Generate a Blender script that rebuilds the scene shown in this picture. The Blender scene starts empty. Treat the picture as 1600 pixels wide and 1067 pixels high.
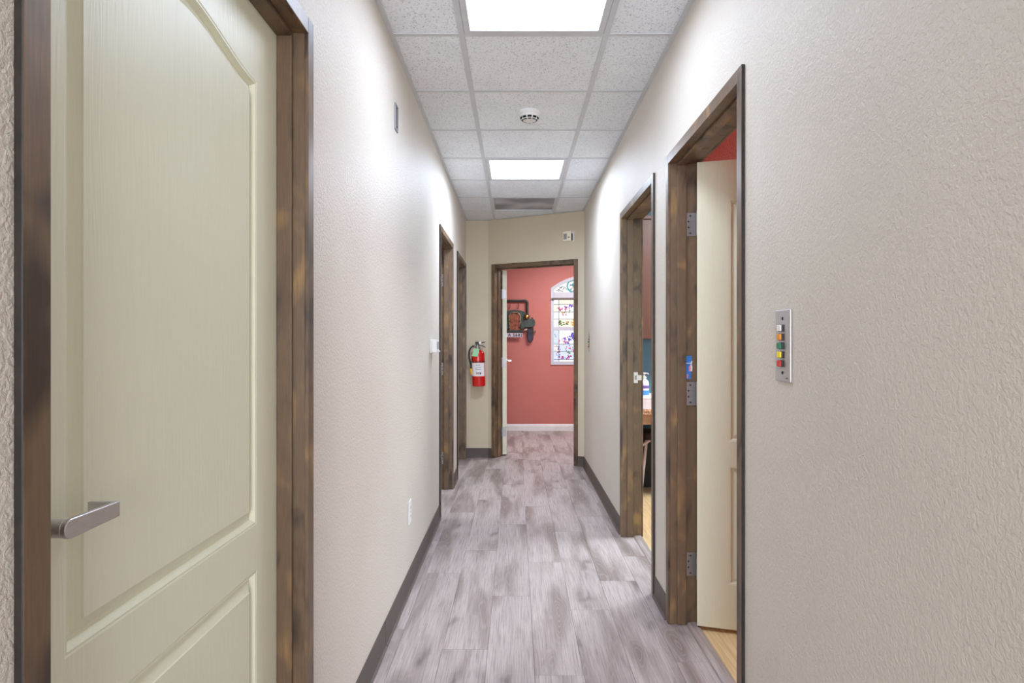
import bpy, bmesh, math, random
from mathutils import Vector, Matrix
from mathutils.geometry import tessellate_polygon

random.seed(7)
sc = bpy.context.scene
COL = sc.collection
PI = math.pi
EYE = 1.235            # camera height
CEIL = 2.525           # underside of the ceiling grid
XL, XR = -0.533, 0.675  # corridor side walls

# ------------------------------------------------------------------ camera
cam_data = bpy.data.cameras.new('camera')
cam_data.sensor_width = 36.0
cam_data.lens = 1005 / 1600 * 36.0
cam_data.shift_x = -6 / 1600
cam_data.clip_start = 0.02
cam = bpy.data.objects.new('camera', cam_data)
cam.location = (0, 0, EYE)
cam.rotation_euler = (PI / 2, 0, 0)
COL.objects.link(cam)
sc.camera = cam

# ------------------------------------------------------------------ world, lights, exposure
world = bpy.data.worlds.new('world')
sc.world = world
world.use_nodes = True
bg = world.node_tree.nodes['Background']
bg.inputs['Color'].default_value = (0.75, 0.86, 1.0, 1)
bg.inputs['Strength'].default_value = 1.0
sc.view_settings.view_transform = 'Standard'
sc.view_settings.look = 'None'
sc.view_settings.gamma = 1.0
sc.view_settings.use_curve_mapping = False
sc.view_settings.exposure = 0.27
sc.cycles.max_bounces = 12
sc.cycles.diffuse_bounces = 8
TROFFER = 2.4          # radiance of the ceiling light diffusers themselves
TROFFER_W = (10.5, 25.5)   # lamp power behind each diffuser, watts
TROFFER_SPREAD = 172   # the prismatic lens throws the light downwards
TROFFER_COLOR = (0.77, 0.90, 1.13)

def ceiling_lamp(name, loc, size, watts, color=(1, 0.97, 0.93)):
    L = bpy.data.lights.new(name, 'AREA')
    L.shape = 'RECTANGLE'
    L.size, L.size_y = size
    L.energy = watts
    L.color = color
    o = bpy.data.objects.new(name, L)
    o.location = loc
    COL.objects.link(o)
    return o

# room lamps on the ceilings of the side rooms (out of sight)
ceiling_lamp('room_lamp', (2.55, 2.2, 2.50), (1.0, 0.6), 36, (0.86, 0.94, 1.0))
ceiling_lamp('room_lamp', (1.9, 4.4, 2.50), (1.2, 0.6), 84, (0.86, 0.94, 1.0))
ceiling_lamp('room_lamp', (1.0, 7.7, 2.50), (1.2, 0.6), 48, (0.92, 0.96, 1.0))
ceiling_lamp('room_lamp', (-1.6, 4.6, 2.50), (1.0, 0.6), 16)

# fill lamp added behind the camera to brighten the far wall and door frames
fill_lamp = ceiling_lamp('fill_behind_camera', (0.1, -4.85, 1.45), (3.4, 2.0), 330, (0.87, 0.935, 1.03))
fill_lamp.rotation_euler = (PI / 2, 0, 0)

# ------------------------------------------------------------------ materials
def lin(c):
    out = []
    for v in c[:3]:
        v = v / 255.0
        out.append(v / 12.92 if v <= 0.04045 else ((v + 0.055) / 1.055) ** 2.4)
    return (out[0], out[1], out[2], 1.0)

class NT:
    """small helper around one material's node tree"""
    def __init__(self, name):
        self.m = bpy.data.materials.new(name)
        self.m.use_nodes = True
        self.t = self.m.node_tree
        self.b = self.t.nodes['Principled BSDF']
        self.out = self.t.nodes['Material Output']
    def n(self, typ, **kw):
        nd = self.t.nodes.new(typ)
        for k, v in kw.items():
            setattr(nd, k, v)
        return nd
    def l(self, a, b):
        self.t.links.new(a, b)
    def coords(self, scale=(1, 1, 1), offset=None):
        tc = self.n('ShaderNodeTexCoord')
        mp = self.n('ShaderNodeMapping')
        mp.inputs['Scale'].default_value = scale
        self.l(tc.outputs['Object'], mp.inputs['Vector'])
        if offset is not None:
            self.l(offset, mp.inputs['Location'])
        return mp.outputs['Vector']
    def noise(self, vec, scale, detail=2.0, rough=0.5, dist=0.0):
        nd = self.n('ShaderNodeTexNoise')
        nd.inputs['Scale'].default_value = scale
        nd.inputs['Detail'].default_value = detail
        nd.inputs['Roughness'].default_value = rough
        nd.inputs['Distortion'].default_value = dist
        self.l(vec, nd.inputs['Vector'])
        return nd.outputs['Fac']
    def ramp(self, fac, stops):
        nd = self.n('ShaderNodeValToRGB')
        el = nd.color_ramp.elements
        while len(el) < len(stops):
            el.new(0.5)
        for e, (p, c) in zip(el, stops):
            e.position = p
            e.color = lin(c) if len(c) == 3 and max(c) > 1 else (c[0], c[0], c[0], 1)
        self.l(fac, nd.inputs['Fac'])
        return nd.outputs['Color']
    def mix(self, fac, a, b, blend='MIX'):
        nd = self.n('ShaderNodeMix', data_type='RGBA', blend_type=blend)
        for sock, v in ((nd.inputs[0], fac), (nd.inputs[6], a), (nd.inputs[7], b)):
            if isinstance(v, (int, float)):
                sock.default_value = v
            elif isinstance(v, tuple):
                sock.default_value = v
            else:
                self.l(v, sock)
        return nd.outputs[2]
    def math(self, op, a, b=0.0, c=0.0):
        nd = self.n('ShaderNodeMath', operation=op)
        for i, v in enumerate((a, b, c)):
            if isinstance(v, (int, float)):
                nd.inputs[i].default_value = v
            else:
                self.l(v, nd.inputs[i])
        return nd.outputs[0]
    def bump(self, h, strength, dist):
        nd = self.n('ShaderNodeBump')
        nd.inputs['Strength'].default_value = strength
        nd.inputs['Distance'].default_value = dist
        self.l(h, nd.inputs['Height'])
        self.l(nd.outputs['Normal'], self.b.inputs['Normal'])
    def color(self, c):
        if isinstance(c, tuple):
            self.b.inputs['Base Color'].default_value = c
        else:
            self.l(c, self.b.inputs['Base Color'])
    def set(self, rough=0.5, metal=0.0, spec=0.5):
        self.b.inputs['Roughness'].default_value = rough
        self.b.inputs['Metallic'].default_value = metal
        self.b.inputs['Specular IOR Level'].default_value = spec

M = {}
def plain(key, rgb, rough=0.5, metal=0.0, spec=0.5, vary=0.06, scale=14.0):
    t = NT(key)
    f = t.noise(t.coords(), scale, 3)
    a = tuple(max(0, v * (1 - vary)) for v in rgb)
    b = tuple(min(255, v * (1 + vary)) for v in rgb)
    t.color(t.ramp(f, [(0.3, a), (0.7, b)]))
    t.set(rough, metal, spec)
    M[key] = t.m

def wall_paint(key, rgb, rough=0.45, spec=0.5, bump=0.5):
    t = NT(key)
    v = t.coords()
    big = t.noise(v, 1.3, 2)
    a = tuple(x * 0.97 for x in rgb)
    t.color(t.ramp(big, [(0.35, a), (0.65, rgb)]))
    n1 = t.noise(v, 118, 3, 0.58, 0.5)
    peel = t.ramp(n1, [(0.36, (0.0,)), (0.62, (1.0,))])
    t.bump(peel, bump, 0.0021)
    t.set(rough, 0, spec)
    M[key] = t.m

wall_paint('beige_paint', (217, 209, 198), 0.5, 0.35, 0.45)
wall_paint('end_falloff_paint', (206, 193, 169), 0.5, 0.35, 0.4)  # corridor beige with the far end's light falloff put into the colour
wall_paint('red_paint', (194, 114, 104), 0.5, 0.4, 0.4)
wall_paint('deep_red_paint', (204, 118, 104), 0.5, 0.4, 0.45)
wall_paint('blue_paint', (104, 150, 172), 0.5, 0.4, 0.4)
plain('ceiling_plaster', (214, 214, 212), 0.8)

def ceiling_tile_mat():
    t = NT('ceiling_tile')
    v = t.coords((1, 1, 1))
    f1 = t.noise(v, 135, 3, 0.62, 0.8)
    pits = t.ramp(f1, [(0.575, (0.0,)), (0.635, (1.0,))])
    big = t.noise(v, 5, 2)
    base = t.ramp(big, [(0.3, (233, 237, 242)), (0.7, (239, 243, 248))])
    t.color(t.mix(t.math('MULTIPLY', pits, 0.55), base, lin((122, 121, 120))))
    t.bump(t.math('SUBTRACT', 1.0, pits), 0.6, 0.002)
    t.set(0.85, 0, 0.2)
    M['ceiling_tile'] = t.m
ceiling_tile_mat()
plain('grid_white', (202, 205, 209), 0.45, 0, 0.5, 0.02)

def trim_wood(key, dark, mid, light):
    t = NT(key)
    info = t.n('ShaderNodeObjectInfo')
    comb = t.n('ShaderNodeCombineXYZ')
    t.l(t.math('MULTIPLY', info.outputs['Random'], 9.0), comb.inputs[2])
    v = t.coords((1, 1, 0.55), comb.outputs[0])
    blot = t.noise(v, 9, 2.5, 0.5, 0.5)
    col = t.ramp(blot, [(0.32, dark), (0.45, mid), (0.57, mid), (0.74, light)])
    v2 = t.coords((1, 1, 0.06), comb.outputs[0])
    grain = t.noise(v2, 260, 3)
    col = t.mix(0.35, col, t.ramp(grain, [(0.35, (0.45,)), (0.65, (1.0,))]), 'MULTIPLY')
    t.color(col)
    t.bump(grain, 0.12, 0.001)
    t.set(0.42, 0, 0.5)
    M[key] = t.m
trim_wood('trim_wood', (66, 51, 41), (112, 90, 69), (154, 121, 80))
plain('casing_edge_shade', (34, 26, 22), 0.6, vary=0.3, scale=30)
plain('wall_speck', (205, 198, 186), 0.7)

def door_skin(key, rgb):
    t = NT(key)
    v = t.coords((1, 1, 0.05))
    warp = t.noise(t.coords((1, 1, 0.25)), 5, 2)
    g1 = t.noise(v, 210, 3, 0.6)
    g2 = t.noise(t.coords((1, 1, 0.11)), 26, 1)
    rings = t.math('SINE', t.math('MULTIPLY', t.math('ADD', g2, t.math('MULTIPLY', warp, 0.4)), 55.0))
    h = t.math('ADD', t.math('MULTIPLY', g1, 0.9), t.math('MULTIPLY', rings, 0.14))
    t.color(t.mix(0.05, lin(rgb), t.ramp(g1, [(0.3, (0.35,)), (0.7, (1.0,))]), 'MULTIPLY'))
    t.bump(h, 0.38, 0.0012)
    t.set(0.42, 0, 0.45)
    M[key] = t.m
door_skin('door_cream', (229, 228, 204))

def plank_mat():
    t = NT('plank_grey')
    info = t.n('ShaderNodeObjectInfo')
    rnd = info.outputs['Random']
    comb = t.n('ShaderNodeCombineXYZ')
    t.l(t.math('MULTIPLY', rnd, 37.0), comb.inputs[0])
    t.l(t.math('MULTIPLY', rnd, 91.0), comb.inputs[1])
    off = comb.outputs[0]
    field = t.noise(t.coords((6.5, 1.15, 1), off), 1.0, 2.0, 0.5, 0.35)
    rings = t.math('SINE', t.math('MULTIPLY', field, 170.0))
    lines = t.ramp(rings, [(0.60, (0.0,)), (0.98, (1.0,))])
    patch = t.ramp(field, [(0.47, (0.0,)), (0.64, (1.0,))])       # darker heartwood clouds
    fine = t.noise(t.coords((190, 4.5, 1), off), 1.0, 5, 0.7)
    streak = t.noise(t.coords((28, 1.1, 1), off), 1.0, 3, 0.6)
    cross = t.noise(t.coords((5, 75, 1), off), 1.0, 2)
    vk = t.n('ShaderNodeTexVoronoi')
    vk.inputs['Scale'].default_value = 1.0
    warp = t.n('ShaderNodeVectorMath', operation='ADD')
    nz = t.n('ShaderNodeTexNoise')
    nz.inputs['Scale'].default_value = 2.2
    vv = t.coords((5.2, 2.1, 1), off)
    t.l(vv, nz.inputs['Vector'])
    t.l(vv, warp.inputs[0])
    t.l(nz.outputs['Color'], warp.inputs[1])
    t.l(warp.outputs[0], vk.inputs['Vector'])
    knot = t.ramp(vk.outputs['Distance'], [(0.03, (1.0,)), (0.20, (0.22,)), (0.36, (0.0,))])
    base = t.ramp(fine, [(0.34, (146, 133, 130)), (0.52, (184, 172, 170)), (0.72, (196, 185, 183))])
    base = t.mix(0.28, base, t.ramp(streak, [(0.35, (0.55,)), (0.6, (1.0,))]), 'MULTIPLY')
    base = t.mix(t.math('MULTIPLY', patch, 0.82), base, lin((122, 107, 102)))
    wl = t.math('MULTIPLY', t.math('MULTIPLY', lines, patch), 0.27)
    base = t.mix(wl, base, lin((194, 183, 182)))
    base = t.mix(t.math('MULTIPLY', knot, 0.62), base, lin((72, 62, 58)))
    tone = t.ramp(rnd, [(0.0, (0.93,)), (1.0, (1.0,))])
    base = t.mix(1.0, base, tone, 'MULTIPLY')
    base = t.mix(0.05, base, t.ramp(cross, [(0.4, (0.6,)), (0.6, (1.0,))]), 'MULTIPLY')
    t.color(base)
    t.bump(fine, 0.10, 0.001)
    t.set(0.42, 0, 0.45)
    M['plank_grey'] = t.m
plank_mat()
plain('plank_joint', (150, 138, 136), 0.8)

def light_wood(key, a, b):
    t = NT(key)
    field = t.noise(t.coords((5, 0.9, 1)), 1.0, 1.5, 0.4, 0.2)
    rings = t.math('SINE', t.math('MULTIPLY', field, 110.0))
    fine = t.noise(t.coords((80, 3, 1)), 1.0, 3)
    c = t.ramp(fine, [(0.3, a), (0.7, b)])
    c = t.mix(t.math('MULTIPLY', t.ramp(rings, [(0.5, (0.0,)), (1.0, (1.0,))]), 0.25), c, lin(a))
    t.color(c)
    t.set(0.4)
    M[key] = t.m
light_wood('oak_floor', (196, 166, 118), (226, 202, 158))
light_wood('cabinet_wood', (80, 48, 36), (98, 62, 48))
light_wood('grey_threshold', (140, 128, 124), (176, 164, 160))
plain('vinyl_base', (84, 72, 68), 0.5, vary=0.05)
plain('white_trim', (226, 222, 218), 0.4, vary=0.02)
plain('window_paint', (194, 192, 202), 0.45, vary=0.02)
plain('white_plastic', (232, 232, 232), 0.35, vary=0.01)
plain('ivory_plastic', (240, 231, 208), 0.4, vary=0.02)
plain('grey_plastic', (150, 150, 150), 0.5)
plain('dark_plastic', (30, 29, 29), 0.4)
plain('black_rubber', (26, 25, 26), 0.45)
plain('slot_black', (22, 22, 22), 0.8)

def metal(key, rgb, rough, aniso=True):
    t = NT(key)
    f = t.noise(t.coords((1, 1, 30)), 40, 3)
    t.color(t.ramp(f, [(0.3, tuple(v * 0.93 for v in rgb)), (0.7, rgb)]))
    t.set(rough, 1.0)
    M[key] = t.m
metal('satin_nickel', (214, 211, 214), 0.42)
metal('brushed_steel', (160, 157, 157), 0.42)
metal('panel_steel', (206, 203, 205), 0.5)
metal('galvanised', (150, 148, 152), 0.4)
metal('brass', (196, 160, 84), 0.3)
plain('red_enamel', (200, 18, 16), 0.22, spec=0.6, vary=0.03)
plain('paper_white', (232, 228, 230), 0.6, vary=0.02)
plain('paper_green', (150, 204, 158), 0.7, vary=0.03)
plain('yellow_plastic', (236, 190, 40), 0.4)
plain('print_grey', (104, 98, 104), 0.7)
plain('print_red', (196, 64, 70), 0.7)
plain('cap_white', (236, 234, 232), 0.3, vary=0.01)
plain('cap_orange', (240, 150, 24), 0.3)
plain('cap_green', (12, 122, 84), 0.3)
plain('cap_yellow', (240, 214, 20), 0.3)
plain('cap_red', (200, 36, 34), 0.3)
plain('sticker_blue', (46, 126, 214), 0.4)
plain('sticker_pink', (222, 140, 160), 0.5)
plain('art_green', (52, 62, 56), 0.5, vary=0.25, scale=20)
plain('art_iron', (46, 46, 44), 0.55, vary=0.25, scale=20)
plain('art_copper', (146, 84, 62), 0.45, 0.3, vary=0.2, scale=30)
plain('art_bronze', (140, 116, 84), 0.4, 0.4, vary=0.3, scale=30)
plain('art_rubber', (50, 44, 60), 0.6, vary=0.2)
plain('art_tan', (206, 176, 146), 0.6)
plain('art_hook', (110, 44, 42), 0.5)
plain('plate_white', (200, 188, 196), 0.5)
plain('plate_ink', (54, 40, 66), 0.6)
plain('lead', (74, 72, 98), 0.6)
plain('shade_brown', (110, 92, 88), 0.7)
plain('carton_white', (228, 220, 222), 0.6, vary=0.02)
plain('soap_clear', (226, 230, 240), 0.2)
plain('soap_blue', (70, 140, 214), 0.3)
plain('soap_purple', (120, 96, 160), 0.4)
plain('tan_wood', (182, 146, 116), 0.5)
plain('tan_wood_dark', (128, 92, 68), 0.5)
plain('black_box', (26, 24, 26), 0.6)
plain('grey_leg', (176, 160, 158), 0.5)

def granite():
    t = NT('granite_tan')
    f = t.noise(t.coords(), 90, 2, 0.6)
    t.color(t.ramp(f, [(0.38, (112, 72, 48)), (0.5, (176, 130, 96)), (0.62, (214, 180, 148))]))
    t.set(0.35)
    M['granite_tan'] = t.m
granite()

def vent_mat():
    t = NT('vent_dust')
    f = t.noise(t.coords((1.6, 1.6, 1)), 2.0, 1, 0.4)
    c = t.ramp(f, [(0.38, (190, 190, 192)), (0.62, (138, 138, 140))])
    t.color(c)
    t.set(0.8)
    M['vent_dust'] = t.m
vent_mat()

def emitter(key, rgb, strength):
    t = NT(key)
    e = t.n('ShaderNodeEmission')
    e.inputs['Color'].default_value = rgb
    e.inputs['Strength'].default_value = strength
    t.l(e.outputs[0], t.out.inputs['Surface'])
    M[key] = t.m
emitter('diffuser', (1, 1, 1, 1), TROFFER)
for k_, c_ in (('glass_white', (250, 248, 246)), ('glass_pale_blue', (222, 230, 248)), ('glass_cream', (250, 242, 226)),
               ('glass_pink', (214, 120, 170)), ('glass_purple', (124, 92, 190)), ('glass_green', (92, 140, 70)),
               ('glass_teal', (110, 178, 186)), ('glass_magenta', (176, 54, 110)), ('glass_orange', (240, 180, 70)),
               ('glass_blue', (88, 92, 196)), ('glass_brown', (120, 84, 80))):
    emitter(k_, lin(c_), 0.92)

# ------------------------------------------------------------------ mesh helpers
class MB:
    def __init__(self):
        self.v, self.f = [], []
    def add(self, vs, fs):
        k = len(self.v)
        self.v += [tuple(p) for p in vs]
        self.f += [tuple(i + k for i in f) for f in fs]
        return self
    def box(self, lo, hi, T=None):
        p = [(x, y, z) for z in (lo[2], hi[2]) for y in (lo[1], hi[1]) for x in (lo[0], hi[0])]
        if T:
            p = [T(*q) for q in p]
        return self.add(p, [(0, 2, 3, 1), (4, 5, 7, 6), (0, 1, 5, 4), (2, 6, 7, 3), (0, 4, 6, 2), (1, 3, 7, 5)])
    def prism(self, poly, T, h0, h1, holes=()):
        """polygon (2-D, may be concave, with holes) extruded from h0 to h1; T(a, b, h) -> world"""
        loops = [list(poly)] + [list(h) for h in holes]
        flat = [p for lp in loops for p in lp]
        tris = tessellate_polygon([[Vector((p[0], p[1], 0)) for p in lp] for lp in loops])
        n = len(flat)
        vs = [T(p[0], p[1], h0) for p in flat] + [T(p[0], p[1], h1) for p in flat]
        fs = [tuple(t) for t in tris] + [tuple(i + n for i in reversed(t)) for t in tris]
        k = 0
        for lp in loops:
            m = len(lp)
            for i in range(m):
                a, b = k + i, k + (i + 1) % m
                fs.append((a, b, b + n, a + n))
            k += m
        return self.add(vs, fs)
    def tube(self, pts, r, n=10, cap=True):
        pts = [Vector(p) for p in pts]
        rs = r if isinstance(r, (list, tuple)) else [r] * len(pts)
        rings, prev = [], None
        for i, p in enumerate(pts):
            d = (pts[min(i + 1, len(pts) - 1)] - pts[max(i - 1, 0)]).normalized()
            if prev is None:
                up = Vector((0, 0, 1)) if abs(d.z) < 0.9 else Vector((1, 0, 0))
                s = d.cross(up).normalized()
            else:
                s = (prev - d * prev.dot(d)).normalized()
            prev = s
            t = d.cross(s)
            rings.append([p + (s * math.cos(a) + t * math.sin(a)) * rs[i] for a in [2 * PI * k / n for k in range(n)]])
        vs = [q for ring in rings for q in ring]
        fs = []
        for i in range(len(rings) - 1):
            for k in range(n):
                a, b = i * n + k, i * n + (k + 1) % n
                fs.append((a, b, b + n, a + n))
        if cap:
            fs.append(tuple(range(n - 1, -1, -1)))
            fs.append(tuple(range((len(rings) - 1) * n, len(rings) * n)))
        return self.add(vs, fs)
    def lathe(self, prof, c, axis=(0, 0, 1), n=24):
        """profile of (radius, distance along the axis)"""
        ax = Vector(axis).normalized()
        up = Vector((0, 0, 1)) if abs(ax.z) < 0.9 else Vector((1, 0, 0))
        s = ax.cross(up).normalized()
        t = ax.cross(s)
        c = Vector(c)
        vs, fs = [], []
        for r, h in prof:
            for k in range(n):
                a = 2 * PI * k / n
                vs.append(c + ax * h + (s * math.cos(a) + t * math.sin(a)) * max(r, 1e-5))
        for i in range(len(prof) - 1):
            for k in range(n):
                a, b = i * n + k, i * n + (k + 1) % n
                fs.append((a, b, b + n, a + n))
        fs.append(tuple(range(n - 1, -1, -1)))
        fs.append(tuple(range((len(prof) - 1) * n, len(prof) * n)))
        return self.add(vs, fs)
    def sphere(self, c, r, n=12, sc3=(1, 1, 1)):
        m = n // 2
        vs, fs = [], []
        for i in range(1, m):
            th = PI * i / m
            for k in range(n):
                a = 2 * PI * k / n
                vs.append((c[0] + r * sc3[0] * math.sin(th) * math.cos(a), c[1] + r * sc3[1] * math.sin(th) * math.sin(a), c[2] + r * sc3[2] * math.cos(th)))
        top, bot = len(vs), len(vs) + 1
        vs += [(c[0], c[1], c[2] + r * sc3[2]), (c[0], c[1], c[2] - r * sc3[2])]
        for i in range(m - 2):
            for k in range(n):
                a, b = i * n + k, i * n + (k + 1) % n
                fs.append((a, a + n, b + n, b))
        for k in range(n):
            fs.append((top, k, (k + 1) % n))
            fs.append((bot, (m - 2) * n + (k + 1) % n, (m - 2) * n + k))
        return self.add(vs, fs)
    def mesh(self, name, mat, off, smooth=None):
        me = bpy.data.meshes.new(name)
        me.from_pydata([(p[0] - off[0], p[1] - off[1], p[2] - off[2]) for p in self.v], [], self.f)
        bm = bmesh.new()
        bm.from_mesh(me)
        bmesh.ops.remove_doubles(bm, verts=bm.verts, dist=1e-6)
        bmesh.ops.recalc_face_normals(bm, faces=bm.faces)
        bm.to_mesh(me)
        bm.free()
        me.materials.append(M[mat])
        if smooth is not None:
            for p in me.polygons:
                p.use_smooth = True
            me.set_sharp_from_angle(angle=math.radians(smooth))
        return me
    def build(self, name, mat, parent=None, bevel=0.0, smooth=None, at=None):
        """links the collected geometry (world coordinates) as ONE object; 'at' is its origin when it is top-level"""
        if parent is not None:
            top = parent
            while top.parent:
                top = top.parent
            off = top.location
        else:
            off = Vector(at) if at is not None else Vector((0, 0, 0))
        o = bpy.data.objects.new(name, self.mesh(name, mat, off, smooth))
        COL.objects.link(o)
        if parent is not None:
            o.parent = parent
        else:
            o.location = off
        if bevel:
            b = o.modifiers.new('bevel', 'BEVEL')
            b.width = bevel
            b.segments = 2
            b.limit_method = 'ANGLE'
            b.angle_limit = math.radians(40)
        return o

def tag(o, label=None, cat=None, group=None, kind=None):
    for k, v in (('label', label), ('category', cat), ('group', group), ('kind', kind)):
        if v:
            o[k] = v
    return o
def thing(name, label, cat, loc, group=None):
    o = bpy.data.objects.new(name, None)
    o.location = loc
    o.empty_display_size = 0.05
    COL.objects.link(o)
    return tag(o, label, cat, group)
def setting(o, label=None):
    o['kind'] = 'structure'
    if label:
        o['label'] = label
    return o
def frame_empty(name, loc, label):
    o = bpy.data.objects.new(name, None)
    o.location = loc
    o.empty_display_size = 0.05
    COL.objects.link(o)
    return setting(o, label)
def copy_tree(o, parent=None):
    c = o.copy()
    COL.objects.link(c)
    c.parent = parent
    for ch in list(o.children):
        copy_tree(ch, c)
    return c

def clip(poly, nx, ny, c):
    """keeps the part of a convex polygon where nx*x + ny*y <= c"""
    out = []
    for i in range(len(poly)):
        p, q = poly[i], poly[(i + 1) % len(poly)]
        dp, dq = nx * p[0] + ny * p[1] - c, nx * q[0] + ny * q[1] - c
        if dp <= 0:
            out.append(p)
        if (dp < 0 < dq) or (dq < 0 < dp):
            t = dp / (dp - dq)
            out.append((p[0] + (q[0] - p[0]) * t, p[1] + (q[1] - p[1]) * t))
    return out
def inset_convex(poly, d):
    """moves every edge of a convex counter-clockwise polygon inwards by d"""
    out = poly
    n = len(poly)
    for i in range(n):
        p, q = poly[i], poly[(i + 1) % n]
        ex, ey = q[0] - p[0], q[1] - p[1]
        L = math.hypot(ex, ey)
        if L < 1e-7:
            continue
        nx, ny = ey / L, -ex / L
        out = clip(out, nx, ny, nx * p[0] + ny * p[1] - d)
        if len(out) < 3:
            return []
    return out

# ------------------------------------------------------------------ the angled end wall
A0 = Vector((-0.294, 6.86))
B0 = Vector((XR, 6.35))
LU = (B0 - A0).length
UA = (B0 - A0).normalized()
NA = Vector((-UA.y, UA.x))        # into the red room
NC = NA.dot(A0)                   # NA . p = NC on the corridor side of the angled wall
def TA(u, v, z):
    p = A0 + UA * u + NA * v
    return (p.x, p.y, z)
def TL(u, v, z):
    return (XL - v, u, z)
def TR(u, v, z):
    return (XR + v, u, z)

# openings (u0, u1) between the inner edges of the casings
D1 = (0.722, 1.623)    # left, near, closed
D3 = (4.512, 5.368)    # left, far, open
D4 = (5.842, 6.758)    # left, at the corner, closed
R1 = (1.935, 2.812)    # right, near, open
R2 = (3.157, 4.072)    # right, second, open
E1 = (0.083, 0.988)    # angled end wall, open
ZO = 2.013             # head of every opening
TOPZ = 2.60
WT = 0.12
WA = 0.15
JT = 0.02

def wall_with_openings(name, T, u0, u1, openings, thick, label, mats):
    """one wall, pierced by door openings; mats = (hall side, room side)"""
    half = thick / 2
    o = None
    for k, (va, vb, mt) in enumerate(((0, half, mats[0]), (half, thick, mats[1]))):
        m = MB()
        cur = u0
        for a, b in openings:
            m.box((cur, va, 0), (a - JT, vb, TOPZ), T)
            m.box((a - JT, va, ZO + JT), (b + JT, vb, TOPZ), T)
            cur = b + JT
        m.box((cur, va, 0), (u1, vb, TOPZ), T)
        if k == 0:
            o = setting(m.build(name, mt), label)
        else:
            m.build('room_side_plaster', mt, o)
    return o

wall_with_openings('wall_left', TL, -0.9, 6.86, [D1, D3, D4], WT, 'left corridor wall, textured beige paint', ('beige_paint', 'beige_paint'))
wall_with_openings('wall_right', TR, -0.9, 6.36, [R1, R2], WT, 'right corridor wall, textured beige paint', ('beige_paint', 'deep_red_paint'))
wall_with_openings('wall_angled', TA, 0.0, LU + 0.10, [E1], WA, 'angled beige end wall around the open door', ('end_falloff_paint', 'red_paint'))
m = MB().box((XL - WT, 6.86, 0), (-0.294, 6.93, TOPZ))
o = setting(m.build('wall_end', 'end_falloff_paint'), 'short beige end wall behind the fire extinguisher')
MB().box((XL - 2.3, 6.93, 0), (-0.30, 7.0, TOPZ)).build('room_side_plaster', 'red_paint', o)
for lo_, hi_, nm_ in (((-2.7, -5.1, 0), (2.9, -5.0, TOPZ), 'wall_added_lobby_front'), ((-2.8, -5.1, 0), (-2.7, -0.9, TOPZ), 'wall_added_lobby_left'), ((2.9, -5.1, 0), (3.0, -0.9, TOPZ), 'wall_added_lobby_right'),
                      ((-2.7, -0.9, 0), (XL - WT, -0.8, TOPZ), 'wall_added_lobby_back'), ((XR + WT, -0.9, 0), (2.9, -0.8, TOPZ), 'wall_added_lobby_back')):
    setting(MB().box(lo_, hi_).build(nm_, 'beige_paint'))  # unseen lobby walls, added to let the fill light spread into the corridor

# side rooms
m = MB().box((0.795, 2.93, 0), (3.2, 2.99, TOPZ)); setting(m.build('wall_red_partition', 'deep_red_paint'), 'dark red room wall above the open right door')
m = MB().box((0.795, 2.99, 0), (3.2, 3.05, TOPZ)); setting(m.build('wall_blue_partition', 'blue_paint'))
m = MB().box((0.795, 5.75, 0), (3.2, 5.85, TOPZ)); setting(m.build('wall_blue_back', 'blue_paint'), 'blue wall of the second right room')
m = MB().box((0.80, 6.52, 0), (3.2, 6.60, TOPZ)); setting(m.build('wall_red_side', 'red_paint'))
m = MB().box((0.795, -0.6, 0), (3.2, -0.5, TOPZ)); setting(m.build('wall_red_front', 'deep_red_paint'))
m = MB().box((3.2, -0.6, 0), (3.3, 2.99, TOPZ)); setting(m.build('wall_red_outer', 'deep_red_paint'))
m = MB().box((3.2, 2.99, 0), (3.3, 5.85, TOPZ)); setting(m.build('wall_blue_outer', 'blue_paint'))
m = MB().box((3.2, 5.85, 0), (3.3, 9.1, TOPZ)); setting(m.build('wall_red_right', 'red_paint'))
m = MB().box((XL - 2.4, 6.93, 0), (XL - 2.3, 9.1, TOPZ)); setting(m.build('wall_red_left', 'red_paint'))
m = MB().box((XL - 2.4, 3.2, 0), (XL - 2.3, 6.93, TOPZ)); setting(m.build('wall_left_room', 'beige_paint'))
m = MB().box((XL - 2.4, 3.1, 0), (XL - WT, 3.2, TOPZ)); setting(m.build('wall_left_room_front', 'beige_paint'))
m = MB().box((XL - 2.4, -0.8, 0), (XL - 2.3, 3.1, TOPZ)); setting(m.build('wall_left_light_stop', 'beige_paint'))  # unseen wall added to stop world light leaking in under the closed door
m = MB().box((XL - 2.4, -5.1, TOPZ), (3.3, 9.1, TOPZ + 0.1)); setting(m.build('ceiling_slab', 'ceiling_plaster'))

# far red wall with the arched window opening
YF = 8.90
WX0, WX1 = 0.4826, 1.5826
WZ0, WZ1 = 0.912, 1.974
WXC, WR = (WX0 + WX1) / 2, 0.90
WC = math.sqrt(WR * WR - 0.55 * 0.55)
def arch(x, r=WR):
    return WZ1 - WC + math.sqrt(max(r * r - (x - WXC) ** 2, 0))
hole = [(WX0, WZ0), (WX1, WZ0), (WX1, WZ1)] + [(WX1 - (WX1 - WX0) * k / 20, arch(WX1 - (WX1 - WX0) * k / 20)) for k in range(1, 20)] + [(WX0, WZ1)]
m = MB().prism([(XL - 2.3, 0), (3.2, 0), (3.2, TOPZ), (XL - 2.3, TOPZ)], lambda a, b, h: (a, h, b), YF, YF + 0.14, [hole])
setting(m.build('wall_far', 'red_paint'), 'salmon red far wall with the stained glass window')

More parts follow.
